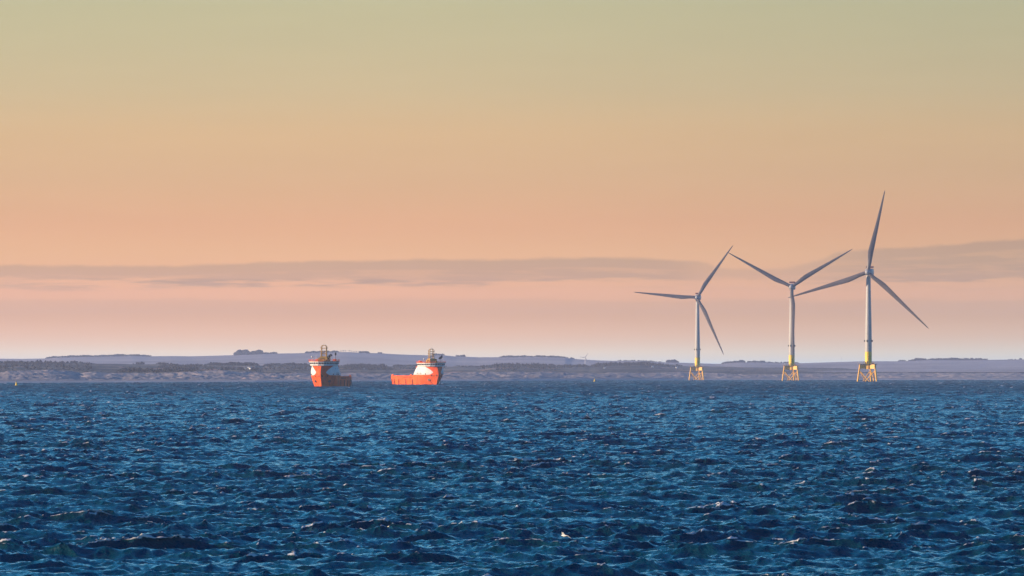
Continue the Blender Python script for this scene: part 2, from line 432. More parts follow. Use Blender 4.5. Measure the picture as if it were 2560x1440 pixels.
# dunes with the beach at their foot
def d_dune(u, t): return SHORE(u) - 60 + t*2600
def y_dune(u, t):
    D = d_dune(u, t)
    ys = YH - (sea_level(D) - 1.2 - H)*F/D                     # just under the water
    yb = YH - (sea_level(D) + 1.6 - H)*F/D                     # top of the beach
    yc = CR_D(u)
    a1 = np.clip(t/.045, 0, 1); b1 = np.clip((t-.045)/.55, 0, 1)**.75
    y = ys + (yb-ys)*a1
    return np.where(t < .045, y, yb + (yc-yb)*b1 + np.clip((t-.6)/.4, 0, 1)*3.0)
def r_dune(x, D, t, u):
    k = np.clip((t-.05)/.12, 0, 1)*(1-.5*np.clip((t-.7)/.3, 0, 1))
    big = bil(RUG, x/5.0 + 40, D/16.0)
    ridge = 1 - np.abs(bil(RUG2, x/7.0, D/22.0))
    fine = 1 - np.abs(bil(RUG2, x/2.2 + 9, D/11.0))
    mid = bil(RUG2, x/4.1 + 90, D/34.0 + 20)
    return k*(.55*big + .7*ridge + .75*fine + .5*mid)
m_dune = land_mat('dune_grass_and_sand', [(.28, (.26, .23, .22)), (.45, (.37, .32, .29)), (.6, (.46, .39, .35)), (.75, (.56, .46, .40))], .035, .010, (.70, .48, .37), (.60, .72))
dunes, gd = land('dunes', np.linspace(.052, 1, 112), d_dune, y_dune, r_dune, m_dune)
m_sand = land_mat('beach_sand', [(.3, (.50, .42, .36)), (.5, (.62, .53, .46)), (.7, (.72, .62, .54))], .02)
beach, gbch = land('beach', np.linspace(0, .052, 9), d_dune, y_dune, r_dune, m_sand)
# wooded farmland behind
def d_hill(u, t): return SHORE(u) + 1900 + t*7000
def y_hill(u, t): return 942 + (CR_B(u)-942)*np.clip(t/.8, 0, 1)**.8 + np.clip((t-.8)/.2, 0, 1)*9
def r_hill(x, D, t, u): return np.clip(1-np.abs(t-.45)/.35, 0, 1)*(2.2*bil(RUG, x/12.0, D/40.0)) + .5*bil(RUG2, x/9.0, D/30.0)*(t < .9)
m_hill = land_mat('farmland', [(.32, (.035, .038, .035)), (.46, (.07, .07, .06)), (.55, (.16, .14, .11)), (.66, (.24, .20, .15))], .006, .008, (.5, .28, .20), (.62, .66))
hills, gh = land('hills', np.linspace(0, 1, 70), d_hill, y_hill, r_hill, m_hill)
# far moorland ridge
def d_far(u, t): return 17500 + t*8500 + 1200*(u > 1e9)
def y_far(u, t): return 930 + (CR_A(u)-930)*np.clip(t/.8, 0, 1)**.85 + np.clip((t-.8)/.2, 0, 1)*9
def r_far(x, D, t, u): return np.clip(1-np.abs(t-.4)/.38, 0, 1)*(3.0*bil(RUG, x/30.0, D/90.0))
m_far = land_mat('far_moor', [(.35, (.30, .27, .26)), (.5, (.40, .36, .34)), (.65, (.50, .44, .40))], .0020)
far, gf = land('hills', np.linspace(0, 1, 50), d_far, y_far, r_far, m_far)
# ground sheet that runs on to the horizon behind the ridges
g = MB(); g.add([(-5400, 25000, -48), (5400, 25000, -48), (5400, 29500, -70), (-5400, 29500, -70)], [(0, 1, 2, 3)])
gr = g.build('ground', m_far); gr['kind'] = 'structure'

# ------------------------------------------------------------------ woods
m_wood = land_mat('wood_foliage', [(.3, (.012, .016, .015)), (.5, (.02, .023, .02)), (.7, (.035, .032, .028))], .05, stretch=(1, 1, 1))
rnd = random.Random(12)
def crown(mb, c, r, h, n=6):
    """one small ragged crown, narrower at the foot and the head"""
    lv = [(.0, .55), (.3, 1.0), (.62, .85), (.88, .45)]
    vs = []; fs = []
    for (a_, b_) in lv:
        for j in range(n):
            q = 2*math.pi*(j + rnd.random()*.5)/n; rr = r*b_*rnd.uniform(.65, 1.2)
            vs.append((c[0] + rr*math.cos(q), c[1] + rr*math.sin(q), c[2] + h*a_*rnd.uniform(.9, 1.1)))
    vs.append((c[0] + rnd.uniform(-.2, .2)*r, c[1], c[2] + h*rnd.uniform(.92, 1.1)))
    for i in range(3):
        for j in range(n): fs.append((i*n+j, i*n+(j+1) % n, (i+1)*n+(j+1) % n, (i+1)*n+j))
    for j in range(n): fs.append((3*n+j, 3*n+(j+1) % n, 4*n))
    mb.add(vs, fs)
def on_grid(G, us0, du, u, t, ts):
    i = int(np.clip(np.searchsorted(ts, t), 0, len(ts)-1)); j = int(np.clip((u-us0)/du, 0, G.shape[1]-1))
    return G[i, j]
TH = np.linspace(0, 1, 70); TF = np.linspace(0, 1, 50)
def strip(G, ts, u0, u1, t0, t1, n, h0, h1, w_=1.0, mb=None):
    mb = mb or MB()
    for _ in range(n):
        u = rnd.uniform(u0, u1); t = rnd.uniform(t0, t1)
        p_ = on_grid(G, -600, 3.0, u, t, ts)
        # the end of a wood tapers
        e = min(1, (u-u0)/(.06*(u1-u0)+1), (u1-u)/(.06*(u1-u0)+1))
        h = rnd.uniform(h0, h1)*(.55 + .45*e)*(.88 + .25*math.sin(u*.11 + h0) * math.sin(u*.043 + n) + .12*math.sin(u*.37))
        crown(mb, (p_[0] + rnd.uniform(-3, 3), p_[1] + rnd.uniform(-40, 40), p_[2] - .6), h*rnd.uniform(.4, .7)*w_, h + .6)
    return mb
near_woods = MB()
for a_ in [(-580, 222, .72, .80, 600, 2.5, 4.0), (-580, 222, .30, .72, 900, 2, 3.5), (215, 226, .3, .7, 30, 2, 3), (300, 500, .18, .38, 420, 2.5, 4), (338, 364, .78, .8, 16, 2.5, 5),
           (395, 420, .78, .8, 14, 3, 5), (400, 520, .55, .8, 260, 2, 3), (400, 650, .28, .5, 260, 2, 3.4), (425, 442, .78, .8, 10, 2.5, 4), (520, 648, .70, .8, 420, 3, 4.8), (664, 775, .72, .8, 260, 2.5, 4),
           (640, 860, .35, .7, 300, 2, 3), (848, 970, .6, .8, 420, 2, 4.2), (850, 1110, .40, .72, 500, 2, 3), (985, 1120, .72, .8, 220, 1.8, 3), (1140, 1200, .7, .8, 60, 1.5, 2.6), (1190, 1480, .6, .8, 620, 2, 4.2),
           (1240, 1400, .45, .6, 200, 1.6, 3), (1480, 1690, .6, .8, 620, 2.5, 5), (1690, 1712, .75, .8, 12, 3, 5), (2230, 2480, .6, .8, 240, 1.2, 2.6), (1720, 2200, .72, .8, 60, .8, 1.6), (2480, 3140, .6, .8, 200, 1.5, 3)]:
    strip(gh, TH, *a_, mb=near_woods)
tag(near_woods.build('woodland', m_wood, smooth=False), 'dark hazy woods and scrub along the low wooded rise behind the dunes', 'woodland', kind='stuff')
far_woods = MB()
for a_ in [(118, 377, .77, .8, 620, 3.5, 5.5), (592, 622, .77, .8, 120, 10, 13), (622, 657, .77, .8, 110, 8, 12.5), (657, 692, .77, .8, 70, 3, 6), (765, 852, .77, .8, 180, 3, 5.5), (902, 922, .77, .8, 34, 4, 5.5),
           (948, 958, .78, .8, 14, 3, 5), (1086, 1110, .78, .8, 44, 4, 6), (1140, 1162, .78, .8, 30, 3, 5), (1250, 1422, .77, .8, 340, 3, 4.5), (1426, 1442, .78, .8, 14, 3, 5), (1668, 1696, .78, .8, 60, 6, 9),
           (1545, 1660, .78, .8, 110, 2, 4), (1806, 1862, .78, .8, 160, 4, 7), (1872, 1912, .78, .8, 120, 4, 6), (1912, 2000, .78, .8, 90, 2, 4), (2249, 2266, .78, .8, 20, 4, 6), (2274, 2468, .78, .8, 320, 3, 7), (2520, 3140, .78, .8, 300, 2, 5)]:
    strip(gf, TF, *a_, w_=1.3, mb=far_woods)
tag(far_woods.build('woodland', m_wood, smooth=False), 'pale blue plantations and tree belts on the far skyline', 'woodland', kind='stuff')

# a sparse row of single trees on the skyline between the ships
for k, (u, hh) in enumerate([(852, 4.5), (859, 5.5), (866, 5), (873.5, 6.5), (880, 4.5), (886, 4), (892, 5), (898, 4.5)]):
    p_ = on_grid(gf, -600, 3.0, u, .79, TF)
    tr = empty('tree', (float(p_[0]), float(p_[1]), float(p_[2]) - .2))
    tag(tr, 'tiny wind-bent tree in the sparse row on the skyline right of the nearer ship', 'tree', 'sparse row of trees on the skyline')
    b_ = MB(); b_.tube((0, 0, -.3), (.2, 0, hh*.6), .35, .18, 6); b_.tube((.1, 0, hh*.35), (1.1, .2, hh*.6), .15, .06, 5); b_.tube((.1, 0, hh*.4), (-.9, .1, hh*.65), .15, .06, 5)
    b_.build('trunk', M['trunk'], tr)
    cb = MB()
    for _ in range(5): crown(cb, (rnd.uniform(-1.2, 1.2), rnd.uniform(-1, 1), hh*.42 + rnd.uniform(0, .8)), rnd.uniform(.8, 1.5), hh*rnd.uniform(.4, .58))
    cb.build('crown', m_wood, tr)

# cottages on the low land behind the beach
def cottage(u, t, wd, label, G=None, ts=None, rz=.2):
    p_ = on_grid(G, -600, 3.0, u, t, ts)
    h = empty('cottage', (float(p_[0]), float(p_[1]), float(p_[2]) + .1), rz)
    tag(h, label, 'cottage', 'white cottages behind the shore')
    a_ = MB(); a_.box((0, 0, .8), (wd, 3.5, 2.6)); 
    a_.build('wall', M['white'], h)
    r_ = MB(); r_.prism([(-wd/2-.2, -1.95, 2.1), (-wd/2-.2, 1.95, 2.1), (-wd/2-.2, 0, 3.5)], [(wd/2+.2, -1.95, 2.1), (wd/2+.2, 1.95, 2.1), (wd/2+.2, 0, 3.5)])
    ro = r_.build('roof', M['grey'], h)
    c_ = MB(); c_.box((wd*.35, 0, 3.6), (.5, .5, 1.0)); c_.build('chimney', M['grey'], ro)
cottage(617, .42, 3.5, 'leftmost of three white cottages behind the shore left of the nearer ship', gh, TH)
cottage(622, .48, 3.2, 'middle and highest of three white cottages behind the shore left of the nearer ship', gh, TH, -.3)
cottage(628.5, .42, 3.5, 'rightmost of three white cottages behind the shore left of the nearer ship', gh, TH, .5)
cottage(909, .5, 3.0, 'lone white cottage on the dark rise between the two ships', gh, TH)
cottage(1512, .45, 3.4, 'lone white cottage on the slope right of the small distant wind turbine', gh, TH)
cottage(1634, .55, 4.0, 'white cottage on the brown slope farther left of the leftmost offshore turbine', gh, TH)
cottage(1694, .55, 4.0, 'white cottage on the brown slope nearest the leftmost offshore turbine', gh, TH, .4)

# ------------------------------------------------------------------ offshore turbines
def blade_mesh(R=82.0):
    """a blade along +Z in rotor axes, flat side towards -Y"""
    st = [(1.2, 3.7, 3.7, 0, 0), (4, 3.7, 3.7, 0, 0), (9, 4.1, 3.2, 16, .1), (15, 5.0, 2.3, 15, .32), (20, 5.4, 1.75, 13, .42), (28, 4.9, 1.25, 10, .40), (40, 3.9, .85, 6, .36), (52, 3.0, .6, 3.5, .33), (64, 2.2, .42, 1.5, .3), (74, 1.5, .3, .3, .28), (79.5, .95, .2, 0, .25), (82, .2, .08, 0, .2)]
    n = 16; vs = []; fs = []
    for (r, ch, th, tw, off) in st:
        tw = math.radians(tw + 4); pre = -3.2*(r/R)**2.2       # bent upwind (-Y)
        for j in range(n):
            q = 2*math.pi*j/n
            cx, cy = math.cos(q), math.sin(q)
            thick = 1.0 if ch == th else (1 - .55*max(0, -cx))
            xx = cx*ch/2 - off*ch*.55; yy = cy*th/2*thick
            X_ = xx*math.cos(tw) - yy*math.sin(tw); Y_ = xx*math.sin(tw) + yy*math.cos(tw)
            vs.append((X_, Y_ + pre, r*82/R if R else r))
    k = len(st)
    for i in range(k-1):
        for j in range(n): fs.append((i*n+j, i*n+(j+1) % n, (i+1)*n+(j+1) % n, (i+1)*n+j))
    fs += [tuple(range(n)), tuple(range((k-1)*n, k*n))]
    return MB().add(vs, fs)

HUB = 107.0
def turbine(px, D, yaw, beta, label, crates):
    """yaw: degrees the rotor is turned to the left of facing the camera; beta: degrees of the first blade clockwise from up"""
    x = (px-1280)/F*D
    root = empty('offshore_wind_turbine', (x, D, drop(x, D)))
    tag(root, label, 'wind turbine', 'offshore wind turbines on yellow jackets')
    A0 = math.radians(194.7)
    legs = [A0 + math.radians(120*i) for i in range(3)]
    def lp(i, z, extra=0):        # leg axis point
        r = 11.0 - .145*z + extra
        return Vector((r*math.cos(legs[i]), r*math.sin(legs[i]), z))
    for i in range(3):
        b_ = MB().tube(lp(i, -6), lp(i, 16.6), .86, .80, 12); b_.build('leg', M['jacket'], root, True)
    for i in range(3):
        j = (i+1) % 3
        b_ = MB(); b_.tube(lp(i, -9), lp(j, 11.4), .42, None, 8); b_.tube(lp(j, -9), lp(i, 11.4), .42, None, 8)
        b_.build('cross_brace', M['jacket'], root, True)
    tp = MB()
    for i in range(3):
        q = legs[i]; rot = Matrix.Rotation(q, 3, 'Z')
        tp.box(rot @ Vector((5.0, 0, 15.0)), (8.4, 2.3, 4.2), rot)
    tp.tube((0, 0, 12.4), (0, 0, 17.15), 3.3, 3.3, 20)
    tp.build('transition_piece', M['jacket'], root)
    dk = MB()
    for i in range(3):
        q = legs[i]; rot = Matrix.Rotation(q, 3, 'Z')
        dk.box(rot @ Vector((5.2, 0, 17.3)), (9.6, 4.2, .3), rot)
    dk.tube((0, 0, 17.15), (0, 0, 17.5), 4.8, 4.8, 20)
    d_ = dk.build('work_platform', M['dark'], root)
    rl = MB()
    for i in range(3):
        q = legs[i]; rot = Matrix.Rotation(q, 3, 'Z')
        for s_ in (-2.05, 2.05):
            rl.tube(rot @ Vector((3.5, s_, 18.6)), rot @ Vector((9.9, s_, 18.6)), .05, None, 5)
            for r_ in (4, 6, 8, 9.9): rl.tube(rot @ Vector((r_, s_, 17.4)), rot @ Vector((r_, s_, 18.6)), .05, None, 5)
        rl.tube(rot @ Vector((9.9, -2.05, 18.6)), rot @ Vector((9.9, 2.05, 18.6)), .05, None, 5)
    rl.build('railing', M['jacket'], d_)
    c1 = lp(0, 17.4)*.97; cb = MB().box((c1.x*.93, c1.y, 18.7), (1.5, 1.4, 2.6)); cb.build('equipment_cabinet', M['white'], root)
    if crates: MB().box((-4.6, -2.2, 18.6), (1.5, 1.4, 2.3)).build('equipment_cabinet', M['white'], root)
    c2 = lp(1, 17.4)*.72; MB().box((c2.x, c2.y, 18.1), (2.6, 1.6, 1.3)).build('davit_crane', M['dark'], root)
    MB().pipe([((0, 0, 17.4), 3.3), ((0, 0, 29.5), 3.3)], 32).build('tower_base', M['yellow'], root, True)
    tw = [((0, 0, 29.5), 3.3), ((0, 0, 42), 3.27), ((0, 0, 60), 2.95), ((0, 0, 80), 2.5), ((0, 0, 104.2), 2.05)]
    twr = MB().pipe(tw, 32).build('tower', M['tower'], root, True)
    for i in range(4):                                            # fog and marker lamps on the tower
        q = math.radians(-112 + 90*i); c_ = Vector((math.cos(q)*3.9, math.sin(q)*3.9, 40))
        lm = MB(); lm.tube(c_ + Vector((0, 0, -.95)), c_ + Vector((0, 0, .95)), .62, None, 10); lm.box(c_*.93 + Vector((0, 0, 40*.07)), (.8, .8, .3))
        lm.build('marker_lamp', M['dark'], twr)
    MB().box((math.cos(-1.9)*3.3, math.sin(-1.9)*3.3, 19), (.9, .4, 2.1)).build('door', M['red'], root)
    mk = MB()
    for zz in (24.5, 22.6): mk.box((math.cos(-1.5)*3.32, math.sin(-1.5)*3.32, zz), (1.1, .12, .7))
    mk.build('marking', M['red'], root)
    # nacelle: rotor axis points along (-sin yaw, -cos yaw)
    ya = math.radians(yaw)
    top_ = bpy.data.objects.new('nacelle_frame', None)
    R3 = Matrix.Rotation(-ya, 3, 'Z')             # local -Y becomes the upwind direction
    nz = HUB
    nb = MB()
    def ring(yy, hw, hh, zc, n=16, p_=4):
        o = []
        for j in range(n):
            q = 2*math.pi*j/n; c_, s_ = math.cos(q), math.sin(q)
            o.append(R3 @ Vector((math.copysign(abs(c_)**(2/p_), c_)*hw, yy, zc + math.copysign(abs(s_)**(2/p_), s_)*hh)) + Vector((0, 0, nz)))
        return o
    rings = [ring(-3.6, 2.1, 2.1, 0, p_=2.2), ring(-2.0, 3.0, 2.9, 0), ring(2, 3.6, 3.5, .1), ring(13, 3.7, 3.6, .2), ring(15.5, 3.1, 3.0, .2)]
    n = 16; vs = [v for r_ in rings for v in r_]
    fs = [(i*n+j, i*n+(j+1) % n, (i+1)*n+(j+1) % n, (i+1)*n+j) for i in range(4) for j in range(n)] + [tuple(range(n)), tuple(range(4*n, 5*n))]
    na = nb.add(vs, fs).build('nacelle', M['nacelle'], root, True)
    hp = MB(); hp.box(R3 @ Vector((0, 11.5, 4.6)) + Vector((0, 0, nz)), (6.6, 7.0, .35), R3)
    for s_ in (-3.2, 3.2): hp.box(R3 @ Vector((s_, 11.5, 5.4)) + Vector((0, 0, nz)), (.12, 7.0, 1.4), R3)
    for s_ in (8.1, 14.9): hp.box(R3 @ Vector((0, s_, 5.4)) + Vector((0, 0, nz)), (6.5, .12, 1.4), R3)
    hp.build('hoist_platform', M['red'], na)
    hb = MB()
    hb.pipe([(R3 @ Vector((0, -3.5, 0)) + Vector((0, 0, nz)), 2.35), (R3 @ Vector((0, -5.2, 0)) + Vector((0, 0, nz)), 2.75), (R3 @ Vector((0, -7.4, 0)) + Vector((0, 0, nz)), 2.6), (R3 @ Vector((0, -8.8, 0)) + Vector((0, 0, nz)), 1.7), (R3 @ Vector((0, -9.4, 0)) + Vector((0, 0, nz)), .5)], 24)
    hub = hb.build('hub', M['nacelle'], root, True)
    for k in range(3):
        q = math.radians(beta + 120*k)
        o = blade_mesh().build('blade', M['blade'], root, True)
        # clockwise from up as the camera sees it: z axis turns to +x
        o.matrix_local = Matrix.Translation(R3 @ Vector((0, -6.0, 0)) + Vector((0, 0, nz))) @ R3.to_4x4() @ Matrix.Rotation(q, 4, 'Y')
    return root
D3, D2, D1 = 8333.0, 9700.0, 11000.0
turbine(2171, D3, 10, 12.4, 'largest and rightmost offshore wind turbine, one blade pointing almost straight up', True)
turbine(1979.2, D2, 5, 58.5, 'middle offshore wind turbine with two blades raised in a wide V', False)
turbine(1743.6, D1, 6, 34.9, 'leftmost offshore wind turbine with one blade lying level to the left', False)

# small turbine far off on the land
def small_turbine(px, py, D):
    p_ = at(px, py, D); base = at(px, 914, D)
    r_ = empty('onshore_wind_turbine', (p_.x, D, base.z)); hh = p_.z - base.z
    tag(r_, 'tiny pale wind turbine far inland, standing up over the skyline between ships and offshore turbines', 'wind turbine')
    MB().tube((0, 0, 0), (0, 0, hh), .75, .5, 10).build('tower', M['white'], r_, True)
    MB().box((0, .6, hh), (1.1, 2.6, 1.1)).build('nacelle', M['nacelle'], r_)
    MB().ball((0, -1.2, hh), .6).build('hub', M['nacelle'], r_, True)
    for k in range(3):
        q = math.radians(34 + 120*k)
        m_ = MB(); pts = [((0, -1.2, .3), .45), ((0, -1.2, 4.5), .55), ((0, -1.3, 12), .22)]
        m_.pipe([(Matrix.Rotation(q, 3, 'Y') @ Vector(p__) - Matrix.Rotation(q, 3, 'Y') @ Vector((0, 0, 0)) + Vector((0, 0, hh)), rr) for p__, rr in pts], 6)
        m_.build('blade', M['blade'], r_)
small_turbine(1463, 893.5, 19500)
for k, (px, y0, y1, lb) in enumerate([(1654.5, 897, 906, 'hair-thin mast on the skyline left of the leftmost offshore turbine'), (1820, 898, 909, 'hair-thin mast on the skyline between the leftmost and middle offshore turbines'), (2103, 893, 906, 'hair-thin double mast on the skyline between the middle and rightmost offshore turbines')]):
    D = 22500; a_ = at(px, y1 + 1, D); b_ = at(px, y0, D)
    r_ = empty('radio_mast', a_); tag(r_, lb, 'mast', 'thin masts on the skyline'); hh = b_.z - a_.z
    m_ = MB()
    for i in range(3):
        q = i*2.094; m_.tube((.5*math.cos(q), .5*math.sin(q), 0), (.2*math.cos(q), .2*math.sin(q), hh), .09, .07, 5)
    for z_ in np.linspace(.5, hh-.3, 9): m_.tube((.5, 0, z_), (-.25, .43, z_+.3), .05, None, 4)
    m_.build('lattice', M['grey'], r_)
    MB().tube((0, 0, hh*.4), (0, 0, hh*1.0), .16, .1, 6).build('antenna', M['grey'], r_)

# ------------------------------------------------------------------ supply ships (x forward, y port, z up)
def ship_paint():
    """orange with the curved white panels painted on both sides of the house"""
    m = bpy.data.materials.new('ship_house_paint'); m.use_nodes = True; t = NT(m.node_tree); t.n.clear()
    o = t.node('ShaderNodeTexCoord').outputs['Object']; s = t.node('ShaderNodeSeparateXYZ', {0: o})
    y = t.m('ABSOLUTE', s.outputs[1]); z = s.outputs[2]; x = s.outputs[0]
    up_ = t.m('MULTIPLY', t.m('POWER', t.m('MAXIMUM', t.m('SUBTRACT', z, 9.3), 0.0), 1.25), .62)
    dn_ = t.m('MULTIPLY', t.m('POWER', t.m('MAXIMUM', t.m('SUBTRACT', 9.3, z), 0.0), 2.0), .55)
    lim = t.m('ADD', 3.2, t.m('ADD', up_, dn_))
    side = t.step(t.m('SUBTRACT', y, lim), -.05, .05)
    low_ = t.step(z, 7.40, 7.46)
    st = t.node('ShaderNodeMapping', {'Vector': o, 'Scale': (1, 1, .15)}).outputs[0]
    n = t.noise(st, .45, 5, .6)
    org = t.mix(t.step(n, .35, .65), (.80, .09, .015, 1), (.94, .14, .02, 1))
    wh = t.mix(t.step(n, .35, .65), (.68, .68, .66, 1), (.76, .76, .75, 1))
    c = t.mix(t.m('MULTIPLY', side, low_), org, wh)
    b = t.node('ShaderNodeBsdfPrincipled', {'Base Color': c, 'Roughness': .6, 'Specular IOR Level': .12})
    t.node('ShaderNodeOutputMaterial', {0: b.outputs[0]})
    return m
M['house'] = ship_paint()
AFT = -45.0
def lerp_tab(tab, z):
    zs = [q[0] for q in tab]
    return [float(np.interp(z, zs, [q[k] for q in tab])) for k in range(1, len(tab[0]))]
#        z   stem   shoulder  half  power
HULL = [(-3, 30.0, 8.0, 6.6, 1.5), (0, 31.0, 11.0, 7.2, 1.55), (3, 32.6, 15.0, 7.6, 1.7), (6.3, 35.0, 20.0, 7.8, 1.9), (7.3, 35.4, 21.0, 7.8, 2.0),
        (9, 35.3, 22.0, 7.8, 2.2), (11, 34.2, 22.0, 7.65, 2.3), (13.4, 32.0, 21.0, 7.2, 2.4)]
def half(x, z):
    xf, xs, w_, p_ = lerp_tab(HULL, z)
    if x >= xf: return 0.0
    h = w_ if x <= xs else w_*(1 - ((x-xs)/(xf-xs))**p_)
    if x < -38 and z < 2.0: h *= 1 - .25*((-38-x)/7)*(2-z)/5
    return h
def shell(levels, x0, mat, name, root, n=40, top=True, aftwall=True):
    vs = []; L_ = []
    for z in levels:
        xa = x0(z) if callable(x0) else x0
        xf = lerp_tab(HULL, z)[0]; xs = lerp_tab(HULL, z)[1]
        row = [xa + (xs-xa)*i/10 for i in range(10)] + [xs + (xf-xs)*math.sin(math.pi/2*i/(n-10)) for i in range(n-10+1)]
        L_.append([(x, half(x, z), z) for x in row])
    N_ = n + 1
    for s_ in (1, -1):
        for row in L_: vs += [(x, y*s_, z) for x, y, z in row]
    K = len(levels); fs = []
    for s_ in (0, 1):
        o_ = s_*K*N_
        for i in range(K-1):
            for j in range(N_-1): fs.append((o_+i*N_+j, o_+i*N_+j+1, o_+(i+1)*N_+j+1, o_+(i+1)*N_+j))
    if top:
        i = K-1
        for j in range(N_-1): fs.append((i*N_+j, i*N_+j+1, K*N_+i*N_+j+1, K*N_+i*N_+j))
    if aftwall:
        for i in range(K-1): fs.append((i*N_, (i+1)*N_, K*N_+(i+1)*N_, K*N_+i*N_))
    mb = MB().add(vs, fs)
    o = mb.build(name, mat, root, False)
    import bmesh
    bm = bmesh.new(); bm.from_mesh(o.data); bmesh.ops.remove_doubles(bm, verts=bm.verts, dist=.002); bmesh.ops.recalc_face_normals(bm, faces=bm.faces); bm.to_mesh(o.data); bm.free()
    for q in o.data.polygons: q.use_smooth = True
    o.data.set_sharp_from_angle(angle=math.radians(28))
    return o
def bridge_out(z, grow=0.0):
    """outline of the wheelhouse at height z: front bowed, corners cut, sides straight"""
    e = (z-13.4)*.28 + grow
    P_ = [(12.0-e*.3, -7.6-e), (22.5, -8.0-e), (28.0, -7.4-e), (31.0+e, -5.0), (32.6+e, -1.8), (32.6+e, 1.8), (31.0+e, 5.0), (28.0, 7.4+e), (22.5, 8.0+e), (12.0-e*.3, 7.6+e)]
    return [(x, y, z) for x, y in P_]
def ship(origin, heading, label, flag_white):
    root = empty('supply_ship', origin, heading)
    tag(root, label, 'ship', 'orange and white supply ships at anchor')
    hull = shell([-3, -1.5, 0, 1.5, 3, 4.6, 6.3], AFT, M['orange'], 'hull', root, top=False)
    fore = shell([6.3, 6.8, 7.3], 3.0, M['orange'], 'forecastle', root, top=False)
    house = shell([7.3, 7.9, 8.6, 9.3, 10, 11, 12, 12.8, 13.4], lambda z: 3.5 + (z-7.3)*1.0, M['house'], 'superstructure', root)
    dk = MB().box((-20.9, 0, 4.5), (48, 15.2, .3)); dk.build('cargo_deck', M['deck'], root)
    bw = MB()
    for s_ in (-1, 1):
        bw.box((-21, s_*7.55, 6.45), (47.8, .5, .25)); 
        bw.box((-21, s_*6.6, 6.0), (46, .2, 1.6))
    bw.box((-44.8, 0, 5.6), (.35, 15.4, 1.6))
    bw.box((-43, 7.2, 7.0), (3.6, .5, 1.2)); bw.box((-43, -7.2, 7.0), (3.6, .5, 1.2))
    bw.build('bulwark', M['orange'], root)
    for s_ in (-1, 1):
        for x in (1.5, -13, -28, -38, -43):
            MB().box((x, s_*7.82, 2.2), (.5, .32, 4.2)).build('fender', M['dark'], hull)
        # anchor pocket and anchor
        x_ = 27.0; y_ = half(x_, 3.9)
        nrm = Vector((math.sin(.6), math.cos(.6)*s_, 0))
        rot = Matrix.Rotation(math.atan2(nrm.y, nrm.x), 3, 'Z')
        MB().box(Vector((x_, y_*s_, 4.0)) + nrm*.05, (.5, 1.9, 1.8), rot).build('anchor_pocket', M['dark'], hull)
        MB().tube(Vector((x_, y_*s_, 3.2)) + nrm*.38, Vector((x_+.2, y_*s_, .6)) + nrm*.2, .14, None, 6).build('anchor_chain', M['red'], hull)
        # mooring openings low on the house and rows of portholes
        for x, z in ((31.0, 7.0), (26.5, 8.0), (34.2, 7.0)):
            yy = half(x, z); MB().ball((x, s_*(yy-.12), z), .5, 8, 6).build('fairlead', M['dark'], fore)
        for x, z in ((12, 11.6), (16, 11.6), (12, 9.2), (15.5, 9.2), (19, 9.2), (23, 11.4)):
            yy = half(x, z)
            MB().tube((x, s_*(yy-.1), z), (x, s_*(yy+.06), z), .32, None, 10).build('porthole', glass, house)
        nm = MB()                                                  # unreadable name lettering: short dark strokes
        rr = random.Random(4)
        for k in range(11):
            x = 10.5 + k*1.0
            if k == 5: continue
            yy = half(x, 8.1) + .03
            nm.box((x-.22, s_*yy, 8.1), (.14, .06, .75)); nm.box((x+.2, s_*yy, 8.1), (.14, .06, .75)); nm.box((x, s_*yy, 8.1 + rr.choice((-.3, 0, .3))), (.3, .06, .13))
        nm.build('name_lettering', M['dark'], house)
        dl = MB()
        for k in range(14):
            x = -18 + k*1.25
            if k in (4, 9): continue
            dl.box((x, s_*7.83, 5.55), (.16, .06, .7)); dl.box((x+.4, s_*7.83, 5.55), (.16, .06, .7)); dl.box((x+.2, s_*7.83, 5.55 + rr.choice((-.28, 0, .28))), (.3, .06, .14))
        dl.build('side_lettering', M['red'], hull)
    # bridge
    br = MB(); lv = [13.4, 14.2, 15.4, 16.0]; out_ = [bridge_out(z) for z in lv]; n = 10
    br.add([v for r_ in out_ for v in r_], [(i*n+j, i*n+(j+1) % n, (i+1)*n+(j+1) % n, (i+1)*n+j) for i in range(3) for j in range(n)] + [tuple(range(n)), tuple(range(3*n, 4*n))])
    bridge = br.build('bridge', M['white'], root)
    pl = bridge_out(14.85, .03); pa, pb = bridge_out(14.45, .035), bridge_out(15.3, .035)
    for j in range(n-1):
        a_, b_ = Vector(pl[j]), Vector(pl[j+1]); L_ = (b_-a_).length; k = max(1, round(L_/1.55))
        for i in range(k):
            f0, f1 = (i+.12)/k, (i+.88)/k
            q = [Vector(pa[j]).lerp(Vector(pa[j+1]), f0), Vector(pa[j]).lerp(Vector(pa[j+1]), f1), Vector(pb[j]).lerp(Vector(pb[j+1]), f1), Vector(pb[j]).lerp(Vector(pb[j+1]), f0)]
            nn = (q[1]-q[0]).cross(q[3]-q[0]).normalized()
            if nn.dot(Vector((q[0].x-20, q[0].y, 0))) < 0: nn = -nn
            MB().prism([v - nn*.1 for v in q], [v + nn*.03 for v in q]).build('window', glass, bridge)
    MB().prism([v for v in bridge_out(16.0, .35)], [v for v in bridge_out(16.35, .35)]).build('roof', M['orange'], root)
    rl = MB(); ro = bridge_out(17.3, .0); rb_ = bridge_out(16.35, 0); rm_ = bridge_out(16.85, 0)
    for j in range(n):
        rl.tube(ro[j], ro[(j+1) % n], .07, None, 5); rl.tube(rm_[j], rm_[(j+1) % n], .05, None, 5)
        L_ = (Vector(ro[j])-Vector(ro[(j+1) % n])).length; k = max(1, int(L_/2))
        for i in range(k): rl.tube(Vector(rb_[j]).lerp(Vector(rb_[(j+1) % n]), i/k), Vector(ro[j]).lerp(Vector(ro[(j+1) % n]), i/k), .05, None, 5)
    rl.build('roof_railing', M['orange'], root)
